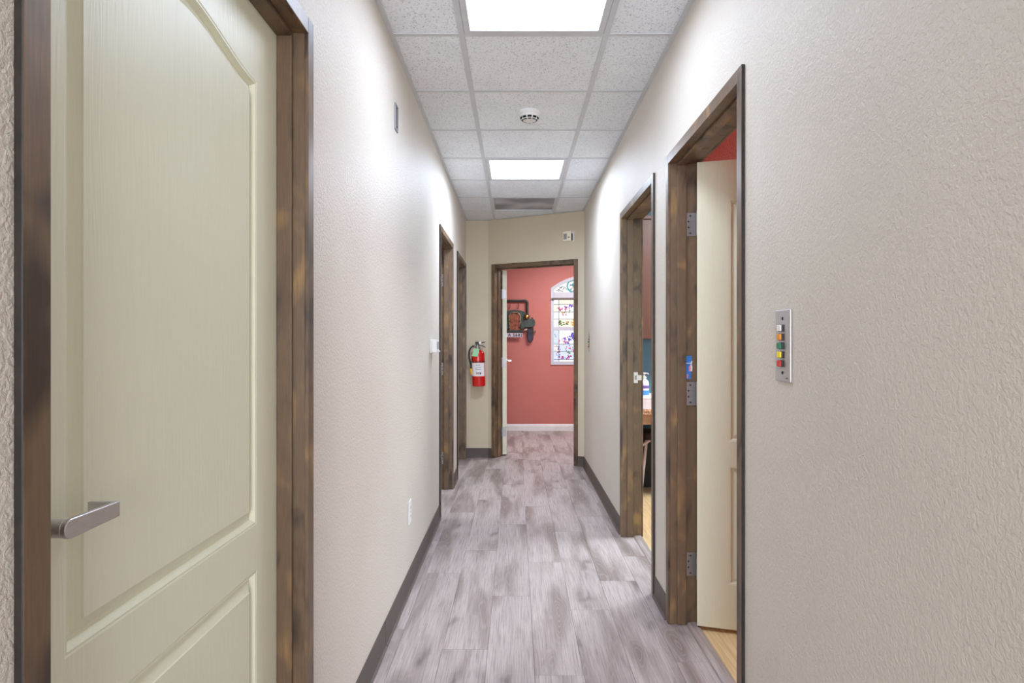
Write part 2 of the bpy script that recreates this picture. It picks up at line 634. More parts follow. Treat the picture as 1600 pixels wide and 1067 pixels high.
# ------------------------------------------------------------------ floors
floor = setting(MB().box((XL - 2.4, -5.1, -0.12), (3.3, 9.1, -0.0085)).build('floor', 'plank_joint'), 'grey wood-look plank floor of the corridor')
PW, PL = 0.1825, 1.22
def add_plank(poly):
    if len(poly) < 3:
        return
    a = inset_convex(poly, 0.0003)
    b = inset_convex(poly, 0.0007)
    if len(a) < 3 or len(b) != len(a):
        return
    n = len(a)
    vs = [(p[0], p[1], -0.0085) for p in a] + [(p[0], p[1], -0.0012) for p in a] + [(p[0], p[1], 0.0) for p in b]
    fs = [tuple(range(n - 1, -1, -1)), tuple(range(2 * n, 3 * n))]
    for i in range(n):
        j = (i + 1) % n
        fs += [(i, j, j + n, i + n), (i + n, j + n, j + 2 * n, i + 2 * n)]
    MB().add(vs, fs).build('plank', 'plank_grey', floor)
x = -0.66
row = 0
starts = [0.0, 0.55, 0.18, 0.86, 0.38, 1.02, 0.66, 0.28]
while x < 0.745:
    x1 = min(x + PW, 0.745)
    y = -0.9 - starts[row % 8]
    while y < 7.2:
        q = [(x, max(y, -0.9)), (x1, max(y, -0.9)), (x1, y + PL), (x, y + PL)]
        add_plank(clip(q, NA.x, NA.y, NC + 0.066))
        y += PL
    x += PW
    row += 1
x = -1.2
while x < 1.8:                       # the same planks carried on in the red room
    x1 = x + PW
    y = 6.1 - starts[(row * 3) % 8]
    while y < 8.9:
        q = [(x, y), (x1, y), (x1, min(y + PL, 8.9)), (x, min(y + PL, 8.9))]
        q = clip(q, -NA.x, -NA.y, -(NC + 0.072))
        q = clip(q, -1, 0, 0.66) if y < 7.0 and x < -0.66 else q
        if len(q) >= 3 and not (x > 0.80 and y + PL < 6.6):
            add_plank(q)
        y += PL
    x += PW
    row += 1
setting(MB().box((0.775, -0.5, -0.0085), (3.2, 2.93, -0.002)).build('floor_oak', 'oak_floor'), 'light oak floor inside the near right room')
setting(MB().box((0.775, 3.05, -0.0085), (3.2, 5.75, -0.002)).build('floor_oak', 'oak_floor'), 'light oak floor inside the second right room')
k = 0
for (a, b), lab in ((R1, 'grey wood threshold strip in the near right doorway'), (R2, 'grey wood threshold strip in the second right doorway')):
    k += 1
    prof = [(0.742, 0.0), (0.798, 0.0), (0.793, 0.006), (0.782, 0.0095), (0.758, 0.0095), (0.747, 0.006)]
    m = MB().prism(prof, lambda p, q, h: (p, h, q), a + 0.001, b - 0.001)
    setting(m.build('trim_%d' % k, 'grey_threshold'), lab)

# baseboards: dark vinyl cove base
def base_run(name, T, u0, u1, label=None, mat='vinyl_base', h=0.10):
    if mat == 'vinyl_base':
        prof = [(0, 0.0), (-0.016, 0.0), (-0.0155, 0.003), (-0.009, 0.008), (-0.006, 0.018), (-0.005, 0.05), (-0.005, h - 0.004), (-0.003, h), (0, h)]
    else:
        prof = [(0, 0.0), (-0.014, 0.0), (-0.014, h - 0.03), (-0.010, h - 0.02), (-0.008, h - 0.006), (-0.004, h), (0, h)]
    m = MB().prism(prof, lambda p, q, w: T(w, p, q), u0, u1)
    setting(m.build(name, mat), label)
CW = 0.040
base_run('baseboard_left', TL, -0.9, D1[0] - CW, None)
base_run('baseboard_left', TL, D1[1] + CW, 2.6, 'dark brown vinyl base below the wall outlet, nearer length')
base_run('baseboard_left', TL, 2.603, D3[0] - CW, 'dark brown vinyl base below the thermostat')
base_run('baseboard_left', TL, D3[1] + CW, D4[0] - CW, 'short dark base between the two left far doors')
base_run('baseboard_right', TR, -0.9, R1[0] - CW, None)
base_run('baseboard_right', TR, R1[1] + CW, R2[0] - CW, 'short dark base between the two right doors')
base_run('baseboard_right', TR, R2[1] + CW, 6.335, 'dark brown vinyl base on the far right wall')
base_run('baseboard_end', lambda u, v, z: (u, 6.86 + v, z), XL + 0.006, -0.294, 'dark vinyl base under the fire extinguisher')
base_run('baseboard_end', TA, 0.0, E1[0] - CW)
base_run('baseboard_end', TA, E1[1] + CW, LU - 0.004, 'short dark base right of the end door')
base_run('baseboard_far', lambda u, v, z: (u, YF + v, z), XL - 2.3, 3.2, 'white baseboard along the red far wall', 'white_trim', 0.095)

# ------------------------------------------------------------------ suspended ceiling
TX = [XL, -0.2285, 0.3811, XR]
ROW0, TS = 2.708, 0.6096
rows = [ROW0 + TS * k for k in range(-5, 8)]
light_start = [ROW0 - TS, ROW0 + 3 * TS]
vent_start = ROW0 + 5 * TS
def near(y, lst):
    return any(abs(y - q) < 0.01 for q in lst)
TZ = CEIL + 0.0035
ceil_parts = []
ceiling = setting(MB().box((XL, -0.9, TZ + 0.03), (XR, 6.3, TZ + 0.034)).build('ceiling', 'grid_white'), 'suspended ceiling of square speckled tiles')
def add_tile(poly):
    poly = clip(poly, NA.x, NA.y, NC - 0.002)
    poly = clip(poly, 0, 1, 6.858)
    if len(poly) < 3:
        return
    a = inset_convex(poly, 0.004)
    if len(a) < 3:
        return
    MB().prism(a, lambda p, q, h: (p, q, h), TZ, TZ + 0.015).build('tile', 'ceiling_tile', ceiling)
for y in rows:
    for c in range(3):
        if c == 1 and (near(y, light_start) or near(y, [vent_start])):
            continue
        add_tile([(TX[c], y), (TX[c + 1], y), (TX[c + 1], y + TS), (TX[c], y + TS)])
tw = 0.012
for x in TX[1:3]:
    y1 = (NC - NA.x * x) / NA.y
    y1 = min(y1, 6.858)
    MB().prism([(x - tw, CEIL), (x + tw, CEIL), (x + tw, TZ - 0.0005), (x - tw, TZ - 0.0005)], lambda p, q, h: (p, h, q), -0.9, y1 - 0.006).build('main_tee', 'grid_white', ceiling)
for y in rows:
    if y < -0.9 or y > 6.8:
        continue
    for c in range(3):
        xa, xb = TX[c], TX[c + 1]
        xa = xa + (tw if c else 0.0)
        xb = xb - (tw if c < 2 else 0.0)
        q = clip([(xa, y - tw), (xb, y - tw), (xb, y + tw), (xa, y + tw)], NA.x, NA.y, NC - 0.003)
        if len(q) >= 3:
            MB().prism(q, lambda p, q_, h: (p, q_, h), CEIL, TZ - 0.0005).build('cross_tee', 'grid_white', ceiling)
# wall angles round the edge
for q in ([(XL, -0.9), (XL + 0.02, -0.9), (XL + 0.02, 6.858), (XL, 6.858)], [(XR - 0.02, -0.9), (XR, -0.9), (XR, 6.36), (XR - 0.02, 6.36)],
          [(XL + 0.02, 6.84), (-0.29, 6.84), (-0.294, 6.858), (XL + 0.02, 6.858)]):
    q = clip(q, NA.x, NA.y, NC - 0.002)
    MB().prism(q, lambda p, r, h: (p, r, h), CEIL - 0.0015, CEIL).build('wall_angle', 'grid_white', ceiling)
MB().prism([(0, -0.02), (LU, -0.02), (LU, -0.001), (0, -0.001)], lambda p, r, h: TA(p, r, h), CEIL - 0.0015, CEIL).build('wall_angle', 'grid_white', ceiling)

lab_light = ['bright square ceiling light nearest the camera, cut off at the top of the photo', 'bright square ceiling light farther down the corridor, before the dark vent',
             'square ceiling light at the back of the corridor, out of the picture']
def lay_in_light(y0, label):
    xa, xb = TX[1] + tw, TX[2] - tw
    ya, yb = y0 + tw, y0 + TS - tw
    t = thing('ceiling_light', label, 'ceiling light', ((xa + xb) / 2, (ya + yb) / 2, CEIL), 'square ceiling lights')
    e, d = 0.001, 0.028
    m = MB()
    m.prism([(xa + e, ya + e), (xb - e, ya + e), (xb - e, yb - e), (xa + e, yb - e)], lambda p, q, h: (p, q, h), CEIL - 0.002, CEIL + 0.012,
            [[(xa + d, ya + d), (xb - d, ya + d), (xb - d, yb - d), (xa + d, yb - d)]])
    m.build('frame', 'grid_white', t, bevel=0.002)
    MB().box((xa + d - 0.004, ya + d - 0.004, CEIL + 0.0125), (xb - d + 0.004, yb - d + 0.004, CEIL + 0.016)).build('diffuser', 'diffuser', t)
    MB().box((xa + 0.01, ya + 0.01, CEIL + 0.0165), (xb - 0.01, yb - 0.01, CEIL + 0.03)).build('housing', 'grid_white', t)
for y0, lb, watts in zip(light_start, lab_light, TROFFER_W):
    lay_in_light(y0, lb)
    lo = ceiling_lamp('troffer_lamp', ((TX[1] + TX[2]) / 2, y0 + TS / 2, CEIL + 0.011), (0.50, 0.50), watts, TROFFER_COLOR)
    lo.data.spread = math.radians(TROFFER_SPREAD)

# return-air vent
xa, xb, ya, yb = TX[1] + tw, TX[2] - tw, vent_start + tw, vent_start + TS - tw
vent = thing('ceiling_vent', 'dusty dark grey square return air vent in the ceiling by the end wall', 'vent', ((xa + xb) / 2, (ya + yb) / 2, CEIL))
poly = inset_convex(clip([(xa, ya), (xb, ya), (xb, yb), (xa, yb)], NA.x, NA.y, NC - 0.025), 0.001)
inner = inset_convex(poly, 0.014)
MB().prism(poly, lambda p, q, h: (p, q, h), CEIL - 0.001, CEIL + 0.01, [inner]).build('frame', 'grid_white', vent)
MB().prism(inset_convex(poly, 0.010), lambda p, q, h: (p, q, h), CEIL + 0.0105, CEIL + 0.014).build('perforated_panel', 'vent_dust', vent)

# ------------------------------------------------------------------ doors
def lever_set(m_root, face, T):
    """lever handle on one face; T(a, b, z) is the door's own frame, b grows away from the face"""
    h = MB().lathe([(0.026, 0.0), (0.026, 0.004), (0.023, 0.007), (0.012, 0.008)], T(0, 0.0, 0), Vector(T(0, 1, 0)) - Vector(T(0, 0, 0)), 24).build('rose', 'satin_nickel', m_root, smooth=40)
    m = MB().tube([T(0, 0.006, 0), T(0, 0.050, 0)], 0.0115, 18)
    # flat bar with a round end over the neck, and the return back to the door
    pts = []
    for k in range(9):
        a = PI / 2 + PI * k / 8
        pts.append((0.0 + 0.0122 * math.cos(a), 0.0122 * math.sin(a)))
    pts += [(0.096, -0.0103), (0.096, 0.0103)]
    m.prism(pts, lambda p, q, w: T(p, w, q), 0.050, 0.057)
    m.box((0.090, 0.016, -0.0103), (0.0965, 0.0565, 0.0103), T)
    return m.build('lever_handle', 'satin_nickel', m_root, bevel=0.0012, smooth=40)

def door_leaf(root, name, P, dirA, dirB, width, levers=(True, True)):
    """P hinge corner on the hall face; dirA from hinge to latch edge; dirB from hall face to room face"""
    A3, B3 = Vector((dirA.x, dirA.y, 0)), Vector((dirB.x, dirB.y, 0))
    P3 = Vector((P.x, P.y, 0))
    def T(a, b, z):
        q = P3 + A3 * a + B3 * b
        return (q.x, q.y, z)
    z0, z1, th, st = 0.016, 2.004, 0.044, 0.130
    panels = [(st, width - st, 0.812, 1.836, 0.048), (st, width - st, 0.205, 0.707, 0.0)]
    def outline(pn, ins):
        a0, a1, b0, b1, rise = pn
        pts = [(a0 + ins, b0 + ins), (a1 - ins, b0 + ins), (a1 - ins, b1 - ins)]
        if rise:
            n = 28
            for k in range(1, n):
                s = k / n
                a = (a1 - ins) + (a0 + ins - a1 + ins) * s
                d = min(a - a0, a1 - a) / ((a1 - a0) / 2)
                sm = d * d * (3 - 2 * d)
                pts.append((a, b1 - ins + rise * sm))
        pts.append((a0 + ins, b1 - ins))
        return pts
    prof = [(0, 0), (0.003, 0.0012), (0.006, 0.0010), (0.010, 0.0080), (0.013, 0.0125), (0.020, 0.0115), (0.0375, 0.0030), (0.0390, 0.0006)]
    m = MB()
    for side in (0, 1):
        f = (lambda b: b) if side == 0 else (lambda b: th - b)
        outs = [outline(p, 0) for p in panels]
        loops = [[(0, z0), (width, z0), (width, z1), (0, z1)]] + outs
        flat = [p for lp in loops for p in lp]
        tris = tessellate_polygon([[Vector((p[0], p[1], 0)) for p in lp] for lp in loops])
        m.add([T(p[0], f(0), p[1]) for p in flat], [tuple(t) for t in tris])
        for p in panels:
            rings = [[T(q[0], f(d), q[1]) for q in outline(p, i)] for i, d in prof]
            n = len(rings[0])
            vs = [q for r in rings for q in r]
            fs = []
            for i in range(len(rings) - 1):
                for k in range(n):
                    a, b = i * n + k, i * n + (k + 1) % n
                    fs.append((a, b, b + n, a + n))
            m.add(vs, fs)
            lastp = outline(p, prof[-1][0])
            tr = tessellate_polygon([[Vector((q[0], q[1], 0)) for q in lastp]])
            m.add([T(q[0], f(prof[-1][1]), q[1]) for q in lastp], [tuple(t) for t in tr])
    c = [(0, z0), (width, z0), (width, z1), (0, z1)]
    for i in range(4):
        p, q = c[i], c[(i + 1) % 4]
        m.add([T(p[0], 0, p[1]), T(q[0], 0, q[1]), T(q[0], th, q[1]), T(p[0], th, p[1])], [(0, 1, 2, 3)])
    leaf = m.build(name, 'door_cream', root)
    la = width - 0.062
    if levers[0]:
        lever_set(leaf, 0, lambda a, b, z: T(la - a, -b, 1.006 + z))
    if levers[1]:
        lever_set(leaf, 1, lambda a, b, z: T(la - a, th + b, 1.006 + z))
    MB().box((width - 0.0005, 0.009, 0.95), (width + 0.0012, 0.035, 1.06), T).build('latch_plate', 'brushed_steel', leaf)
    return leaf, T

def door_set(name, T, op, thick, hinge, angle, label, flip, strike=True):
    """frame of one doorway with casings, jambs and stops on all three sides; hinge = 0/1 end of the opening; angle = how far the leaf stands open"""
    u0, u1 = op
    ct = 0.0105
    root = frame_empty(name, T((u0 + u1) / 2, thick / 2, 0), label)
    sv0, sv1 = 0.029, 0.067
    lv0 = thick - 0.053 if thick > 0.13 else 0.0672
    sv0, sv1 = lv0 - 0.0385, lv0 - 0.0004
    for va, vb in ((-ct, 0.0), (thick, thick + ct)):
        for a, b in ((u0 - CW, u0 + 0.002), (u1 - 0.002, u1 + CW)):
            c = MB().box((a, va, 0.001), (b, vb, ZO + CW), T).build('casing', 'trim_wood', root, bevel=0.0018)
            c.data.materials.append(M['casing_edge_shade'])
            for p in c.data.polygons:      # outer edge, its shade put into a darker colour
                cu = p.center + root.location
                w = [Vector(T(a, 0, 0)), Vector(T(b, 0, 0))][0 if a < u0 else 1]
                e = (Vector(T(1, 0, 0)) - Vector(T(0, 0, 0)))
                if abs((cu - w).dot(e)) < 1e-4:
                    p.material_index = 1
        MB().box((u0 + 0.002, va, ZO - 0.002), (u1 - 0.002, vb, ZO + CW), T).build('casing', 'trim_wood', root, bevel=0.0018)
    MB().box((u0 - JT + 0.0005, 0.0, 0.001), (u0, thick, ZO), T).build('jamb', 'trim_wood', root)
    MB().box((u1, 0.0, 0.001), (u1 + JT - 0.0005, thick, ZO), T).build('jamb', 'trim_wood', root)
    MB().box((u0 - JT + 0.0005, 0.0, ZO), (u1 + JT - 0.0005, thick, ZO + JT - 0.0005), T).build('jamb', 'trim_wood', root)
    sd = 0.012
    MB().box((u0, sv0, 0.001), (u0 + sd, sv1, ZO), T).build('door_stop', 'trim_wood', root, bevel=0.002)
    MB().box((u1 - sd, sv0, 0.001), (u1, sv1, ZO), T).build('door_stop', 'trim_wood', root, bevel=0.002)
    MB().box((u0 + sd, sv0, ZO - sd), (u1 - sd, sv1, ZO), T).build('door_stop', 'trim_wood', root, bevel=0.002)
    # leaf, turned about the knuckles on the room side
    th = 0.044
    uh = u0 + 0.003 if hinge == 0 else u1 - 0.003
    sgn = 1 if hinge == 0 else -1
    piv = Vector(T(uh, lv0 + th + 0.006, 0)).xy
    p0 = Vector(T(uh, lv0, 0)).xy
    eu = (Vector(T(1, 0, 0)) - Vector(T(0, 0, 0))).xy * sgn
    ev = (Vector(T(0, 1, 0)) - Vector(T(0, 0, 0))).xy
    cross = eu.x * ev.y - eu.y * ev.x
    R = Matrix.Rotation(math.radians(angle) * (1 if cross > 0 else -1), 2)
    P = piv + R @ (p0 - piv)
    leaf, TD = door_leaf(root, 'door_leaf', P, R @ eu, R @ ev, (u1 - u0) - 0.006)
    # hinges
    for zc in (0.262, 1.007, 1.746):
        h = MB()
        ua, ub = (u0 - 0.0005, u0 + 0.0022) if hinge == 0 else (u1 - 0.0022, u1 + 0.0005)
        h.box((ua, lv0 + 0.004, zc - 0.051), (ub, lv0 + 0.047, zc + 0.051), T)
        h.box((-0.0022, 0.004, zc - 0.051), (0.0006, 0.047, zc + 0.051), TD)
        ho = h.build('hinge', 'brushed_steel', root, bevel=0.0012)
        kn = MB()
        for k in range(5):
            za = zc - 0.051 + 0.0204 * k
            kn.tube([(piv.x, piv.y, za + 0.0005), (piv.x, piv.y, za + 0.0199)], 0.0062, 12)
        kn.tube([(piv.x, piv.y, zc - 0.054), (piv.x, piv.y, zc + 0.054)], 0.0045, 10)
        kn.build('knuckle', 'brushed_steel', ho, smooth=40)
        us = u0 + 0.0022 if hinge == 0 else u1 - 0.0022
        for q, (dv, dz) in enumerate(((0.020, 0.038), (0.012, 0.013), (0.012, -0.013), (0.020, -0.038))):
            c = Vector(T(us, lv0 + dv, zc + dz))
            ax = eu.to_3d()
            MB().lathe([(0.0042, 0.0), (0.0040, 0.0007), (0.0022, 0.0009), (0.0018, 0.0002)], c, ax, 10).build('screw', 'art_iron', ho)
    # strike plate with its lip on the latch jamb
    if strike:
        us = u1 if hinge == 0 else u0
        s = -1 if hinge == 0 else 1
        lo, hi = sorted((us, us + s * 0.0016))
        m = MB()
        zc = 1.006
        m.prism([(lv0 + 0.004, zc - 0.034), (lv0 + 0.030, zc - 0.034), (lv0 + 0.030, zc - 0.016), (thick + 0.016, zc - 0.016), (thick + 0.016, zc + 0.016), (lv0 + 0.030, zc + 0.016), (lv0 + 0.030, zc + 0.034), (lv0 + 0.004, zc + 0.034)],
                lambda p, q, w: T(w, p, q), lo, hi, [[(lv0 + 0.010, zc - 0.014), (lv0 + 0.024, zc - 0.014), (lv0 + 0.024, zc + 0.014), (lv0 + 0.010, zc + 0.014)]])
        sp = m.build('strike_plate', 'white_trim', root)
        lo, hi = sorted((us, us + s * 0.0006))
        MB().box((lo, lv0 + 0.009, zc - 0.015), (hi, lv0 + 0.025, zc + 0.015), T).build('latch_hole', 'grey_plastic', sp)
    return root

door_set('door_1', TL, D1, WT, 1, 0, 'closed cream two-panel arch-top door, large at near left', 1)
door_set('door_2', TR, R1, WT, 1, 73, 'dark wood doorway, nearest on the right, cream door standing open', 0)
door_set('door_3', TR, R2, WT, 0, 92, 'second dark wood doorway on the right, into the blue room', 0)
door_set('door_4', TL, D3, WT, 1, 94, 'dark wood doorway beyond the thermostat on the left', 1)
door_set('door_5', TL, D4, WT, 1, 0, 'last left doorway tight in the corner before the extinguisher', 1)
door_set('door_6', TA, E1, WA, 0, 118.5, 'open doorway in the angled end wall to the red room', 0)

# ------------------------------------------------------------------ arched stained glass window
win = frame_empty('window_1', (WXC, YF + 0.07, WZ0), 'white arched stained glass window in the red far wall')
FD0, FD1 = YF - 0.012, YF + 0.10
fw = 0.042
def inner_arch(w):
    out = []
    x0, x1 = WX0 + w, WX1 - w
    for k in range(21):
        x = x1 + (x0 - x1) * k / 20
        out.append((x, WZ1 - WC + math.sqrt(max((WR - w) ** 2 - (x - WXC) ** 2, 0))))
    return out
TF = lambda a, b, h: (a, h, b)
outer = [(WX0, WZ0), (WX1, WZ0), (WX1, WZ1)] + [(WX1 - (WX1 - WX0) * k / 20, arch(WX1 - (WX1 - WX0) * k / 20)) for k in range(1, 20)] + [(WX0, WZ1)]
ia = inner_arch(fw)
MB().prism(outer, TF, FD0, FD1, [[(WX0 + fw, WZ0 + 0.046), (WX1 - fw, WZ0 + 0.046)] + ia]).build('window_frame', 'window_paint', win, bevel=0.003)
MB().box((WX0 + fw, FD0, 1.838), (WX1 - fw, FD1 - 0.03, 1.914)).build('window_rail', 'window_paint', win, bevel=0.003)
MB().box((WX0 + fw, FD0 + 0.025, 1.39), (WX1 - fw, FD1 - 0.03, 1.436)).build('window_rail', 'window_paint', win, bevel=0.003)
MB().tube([(WX0 + 0.01, YF - 0.03, 1.823), (WX1 - 0.01, YF - 0.03, 1.823)], 0.013, 12).build('shade_roller', 'shade_brown', win, smooth=50)
GY = YF + 0.045
colx = [WX0 + fw, 0.597, 0.83, WXC, 1.235, 1.468, WX1 - fw]
up = [1.838, 1.749, 1.647, 1.547, 1.436]
low = [1.39, 1.198, 1.095, 0.985, WZ0 + 0.046]
lead = MB()
for zs, kinds in ((up, ('glass_white', 'glass_cream', 'glass_white')), (low, ('glass_pale_blue', 'glass_white', 'glass_pale_blue'))):
    for r in range(4):
        for c in range(6):
            za, zb = zs[r + 1], zs[r]
            MB().box((colx[c] + 0.002, GY, za + 0.002), (colx[c + 1] - 0.002, GY + 0.005, zb - 0.002)).build('pane', kinds[(r + c) % 3], win)
        if 0 < r:
            lead.box((colx[0], GY - 0.004, zs[r] - 0.003), (colx[-1], GY + 0.006, zs[r] + 0.003))
    for c in (1, 3, 5):
        lead.box((colx[c] - 0.003, GY - 0.004, zs[4]), (colx[c] + 0.003, GY + 0.006, zs[0]))
ap = [(WX0 + fw, 1.914), (WX1 - fw, 1.914)] + [p for p in inner_arch(fw) if p[1] > 1.916]
MB().prism(ap, TF, GY, GY + 0.005).build('pane', 'glass_white', win)
# scroll work in the arch
ring = [(0.800 + 0.085 * math.cos(a), GY - 0.003, 2.005 + 0.085 * math.sin(a)) for a in [2 * PI * k / 24 for k in range(25)]]
ring = [(max(p[0], 0.535), p[1], min(max(p[2], 1.918), arch(p[0]) - fw - 0.004)) for p in ring]
MB().tube(ring, 0.012, 6).build('scroll', 'glass_teal', win)
ring2 = [(2 * WXC - p[0], p[1], p[2]) for p in ring]
MB().tube(ring2, 0.012, 6).build('scroll', 'glass_teal', win)
for s in (0, 1):
    def X(x):
        return x if s == 0 else 2 * WXC - x
    for pth in ([(0.56, 1.94), (0.60, 1.96), (0.64, 2.0), (0.68, 1.99), (0.71, 1.95)], [(0.60, 1.96), (0.62, 1.935), (0.66, 1.93)],
                [(0.74, 1.95), (0.79, 1.985), (0.83, 1.96)], [(0.76, 2.03), (0.80, 2.0), (0.85, 2.03)]):
        lead.tube([(X(p[0]), GY - 0.002, p[1]) for p in pth], 0.0035, 6)
lead.build('lead_came', 'lead', win)
# flowers: petals of coloured glass lying in the panes
rnd = random.Random(11)
pet = {}
def petals(cx, cz, rx, rz, n, cols, size):
    for k in range(n):
        a, r = rnd.uniform(0, 2 * PI), math.sqrt(rnd.random())
        px_, pz_ = cx + rx * r * math.cos(a), cz + rz * r * math.sin(a)
        col = rnd.choice(cols)
        s = size * rnd.uniform(0.6, 1.3)
        ro = rnd.uniform(0, PI)
        poly = []
        for q in range(7):
            t = 2 * PI * q / 7
            u, v = s * math.cos(t), s * 0.5 * math.sin(t)
            poly.append((px_ + u * math.cos(ro) - v * math.sin(ro), pz_ + u * math.sin(ro) + v * math.cos(ro)))
        pet.setdefault(col, MB()).prism(poly, TF, GY - 0.003 - 0.0004 * (k % 5), GY + 0.001)
for s in (0, 1):
    X = (lambda x: x) if s == 0 else (lambda x: 2 * WXC - x)
    petals(X(0.66), 1.69, 0.09, 0.03, 13, ['glass_pink', 'glass_magenta', 'glass_pink'], 0.017)
    petals(X(0.75), 1.72, 0.06, 0.025, 10, ['glass_purple', 'glass_blue', 'glass_pink'], 0.017)
    petals(X(0.70), 1.63, 0.09, 0.04, 10, ['glass_brown', 'glass_green', 'glass_orange', 'glass_pink'], 0.014)
    petals(X(0.635), 1.49, 0.045, 0.035, 12, ['glass_green', 'glass_green', 'glass_brown'], 0.016)
    petals(X(0.71), 1.49, 0.035, 0.03, 10, ['glass_magenta', 'glass_brown', 'glass_orange', 'glass_green'], 0.014)
    petals(X(0.80), 1.50, 0.02, 0.05, 8, ['glass_orange'], 0.02)
    petals(X(0.76), 1.30, 0.06, 0.06, 18, ['glass_purple', 'glass_blue', 'glass_purple'], 0.020)
    petals(X(0.67), 1.24, 0.08, 0.05, 18, ['glass_pink', 'glass_magenta', 'glass_purple'], 0.017)
    petals(X(0.60), 1.09, 0.015, 0.12, 16, ['glass_purple', 'glass_magenta', 'glass_brown'], 0.014)
    petals(X(0.74), 1.10, 0.07, 0.08, 18, ['glass_pink', 'glass_magenta', 'glass_green', 'glass_purple'], 0.015)
    petals(X(0.68), 1.01, 0.10, 0.02, 14, ['glass_pink', 'glass_purple', 'glass_magenta'], 0.014)
    petals(X(0.555), 1.32, 0.02, 0.03, 5, ['glass_purple', 'glass_teal'], 0.010)
    petals(X(0.56), 1.12, 0.02, 0.09, 6, ['glass_brown', 'glass_pink'], 0.010)
    petals(X(0.80), 1.99, 0.05, 0.05, 12, ['glass_magenta', 'glass_teal', 'glass_purple', 'glass_teal'], 0.016)
    petals(X(0.62), 1.96, 0.06, 0.03, 8, ['glass_teal', 'glass_pink', 'glass_brown'], 0.010)
for col, m in pet.items():
    m.build('petal', col, win)['kind'] = 'stuff'

# ------------------------------------------------------------------ car-front wall art in the red room
SX = YF / 1005
def wp(px, py):
    return ((px - 806) * SX, EYE + (533.5 - py) * SX)
CX = 804.0
art = thing('wall_art', 'metal relief of an old car front with number plate on the red wall', 'wall art', (wp(CX, 500)[0], YF, wp(CX, 500)[1]))
def both(pts, s):
    return [wp(p[0] if s > 0 else 2 * CX - p[0], p[1]) for p in pts]
fr = []
for k in range(9):
    a = PI / 2 * k / 8
    fr.append((820.6 + 3.2 * math.sin(a), 473.4 - 3.2 * math.cos(a)))
path = [(2 * CX - p[0], p[1]) for p in [(823.8, 496)] + list(reversed(fr))] + fr + [(823.8, 496)]
MB().tube([(wp(*p)[0], YF - 0.025, wp(*p)[1]) for p in path], 0.0185, 10).build('windshield_frame', 'art_iron', art, smooth=50)
body = [(CX, 484), (812, 485), (819.5, 487), (821, 493), (819, 500), (815.5, 506), (814.5, 517.5), (CX, 518)]
bodyp = both(body, 1) + both(body, -1)[::-1][1:-1]
MB().prism(bodyp, TF, YF - 0.045, YF).build('hood', 'art_green', art, bevel=0.006)
gr = [(796.3, 515.5), (795.2, 495)] + [(804 - 8.8 * math.cos(PI * k / 10) ** 1, 495 - 6.6 * math.sin(PI * k / 10)) for k in range(1, 10)] + [(812.8, 495), (811.7, 515.5)]
MB().tube([(wp(*p)[0], YF - 0.052, wp(*p)[1]) for p in gr], 0.0115, 8).build('grille_surround', 'art_bronze', art, smooth=50)
gp = [wp(*p) for p in gr]
MB().prism(gp, TF, YF - 0.048, YF - 0.03).build('grille_panel', 'art_copper', art)
for k in range(7):
    xx = 797.6 + 12.8 * k / 6
    top = 495 - 6.0 * math.sqrt(max(0, 1 - ((xx - 804) / 8.8) ** 2))
    MB().tube([(wp(xx, top)[0], YF - 0.049, wp(xx, top)[1]), (wp(xx, 515)[0], YF - 0.049, wp(xx, 515)[1])], 0.0045, 6).build('grille_bar', 'art_copper', art)
for (bx, by) in ((811.9, 502), (811.7, 512), (796.2, 502), (796.0, 509), (800, 489.5), (808, 489.5)):
    MB().sphere((wp(bx, by)[0], YF - 0.058, wp(bx, by)[1]), 0.011, 8).build('rivet', 'art_iron', art)
MB().box((wp(790, 0)[0], YF - 0.06, wp(0, 520)[1]), (wp(818, 0)[0], YF - 0.02, wp(0, 516.4)[1])).build('bumper', 'art_iron', art, bevel=0.006)
for s in (1, -1):
    hx = lambda v: v if s > 0 else 2 * CX - v
    c = wp(hx(822.8), 495.3)
    MB().lathe([(0.016, 0.0), (0.040, 0.03), (0.042, 0.045), (0.037, 0.052), (0.0, 0.0525)], (c[0], YF - 0.02, c[1]), (0, -1, 0), 18).build('headlamp_shell', 'art_iron', art, smooth=40)
    MB().sphere((c[0], YF - 0.070, c[1]), 0.034, 14, (1, 0.6, 1)).build('headlamp_lens', 'brass', art, smooth=60)
    fp = [(813.5, 512), (814, 505.5), (817.5, 502.5), (822, 500.5), (828, 498.3), (832.5, 497.6), (835.2, 500), (836, 504), (835.6, 508.5), (832.5, 511), (827, 511.8), (822, 511.4), (818, 513.2), (814, 514.5)]
    MB().prism(both(fp, s), TF, YF - 0.085, YF).build('fender', 'art_green', art, bevel=0.014)
    c = wp(hx(831.3), 496.8)
    MB().sphere((c[0], YF - 0.05, c[1]), 0.010, 8).build('marker_lamp', 'art_iron', art)
    tp = [(818.3, 515.8), (823.6, 512.6), (823.8, 515.4), (819.2, 516.4)]
    MB().prism(both(tp, s), TF, YF - 0.06, YF - 0.02).build('turn_signal', 'art_tan', art)
    w = [(823.7, 512), (833.6, 512), (833.8, 523), (833.0, 530), (831, 534), (828, 535), (825.4, 533.5), (824, 529), (823.5, 522)]
    MB().prism(both(w, s), TF, YF - 0.06, YF).build('tyre', 'art_rubber', art, bevel=0.012)
    for zz in (513.5, 516.5, 519.5, 523):
        a, b = wp(hx(824.2), zz), wp(hx(833.2), zz)
        MB().box((min(a[0], b[0]), YF - 0.064, a[1] - 0.005), (max(a[0], b[0]), YF - 0.05, a[1] + 0.005)).build('tread_bar', 'art_iron', art)
    c = wp(hx(836.2), 518)
    MB().box((c[0] - 0.005, YF - 0.04, c[1] - 0.016), (c[0] + 0.005, YF - 0.005, c[1] + 0.016)).build('hub_pin', 'art_iron', art)
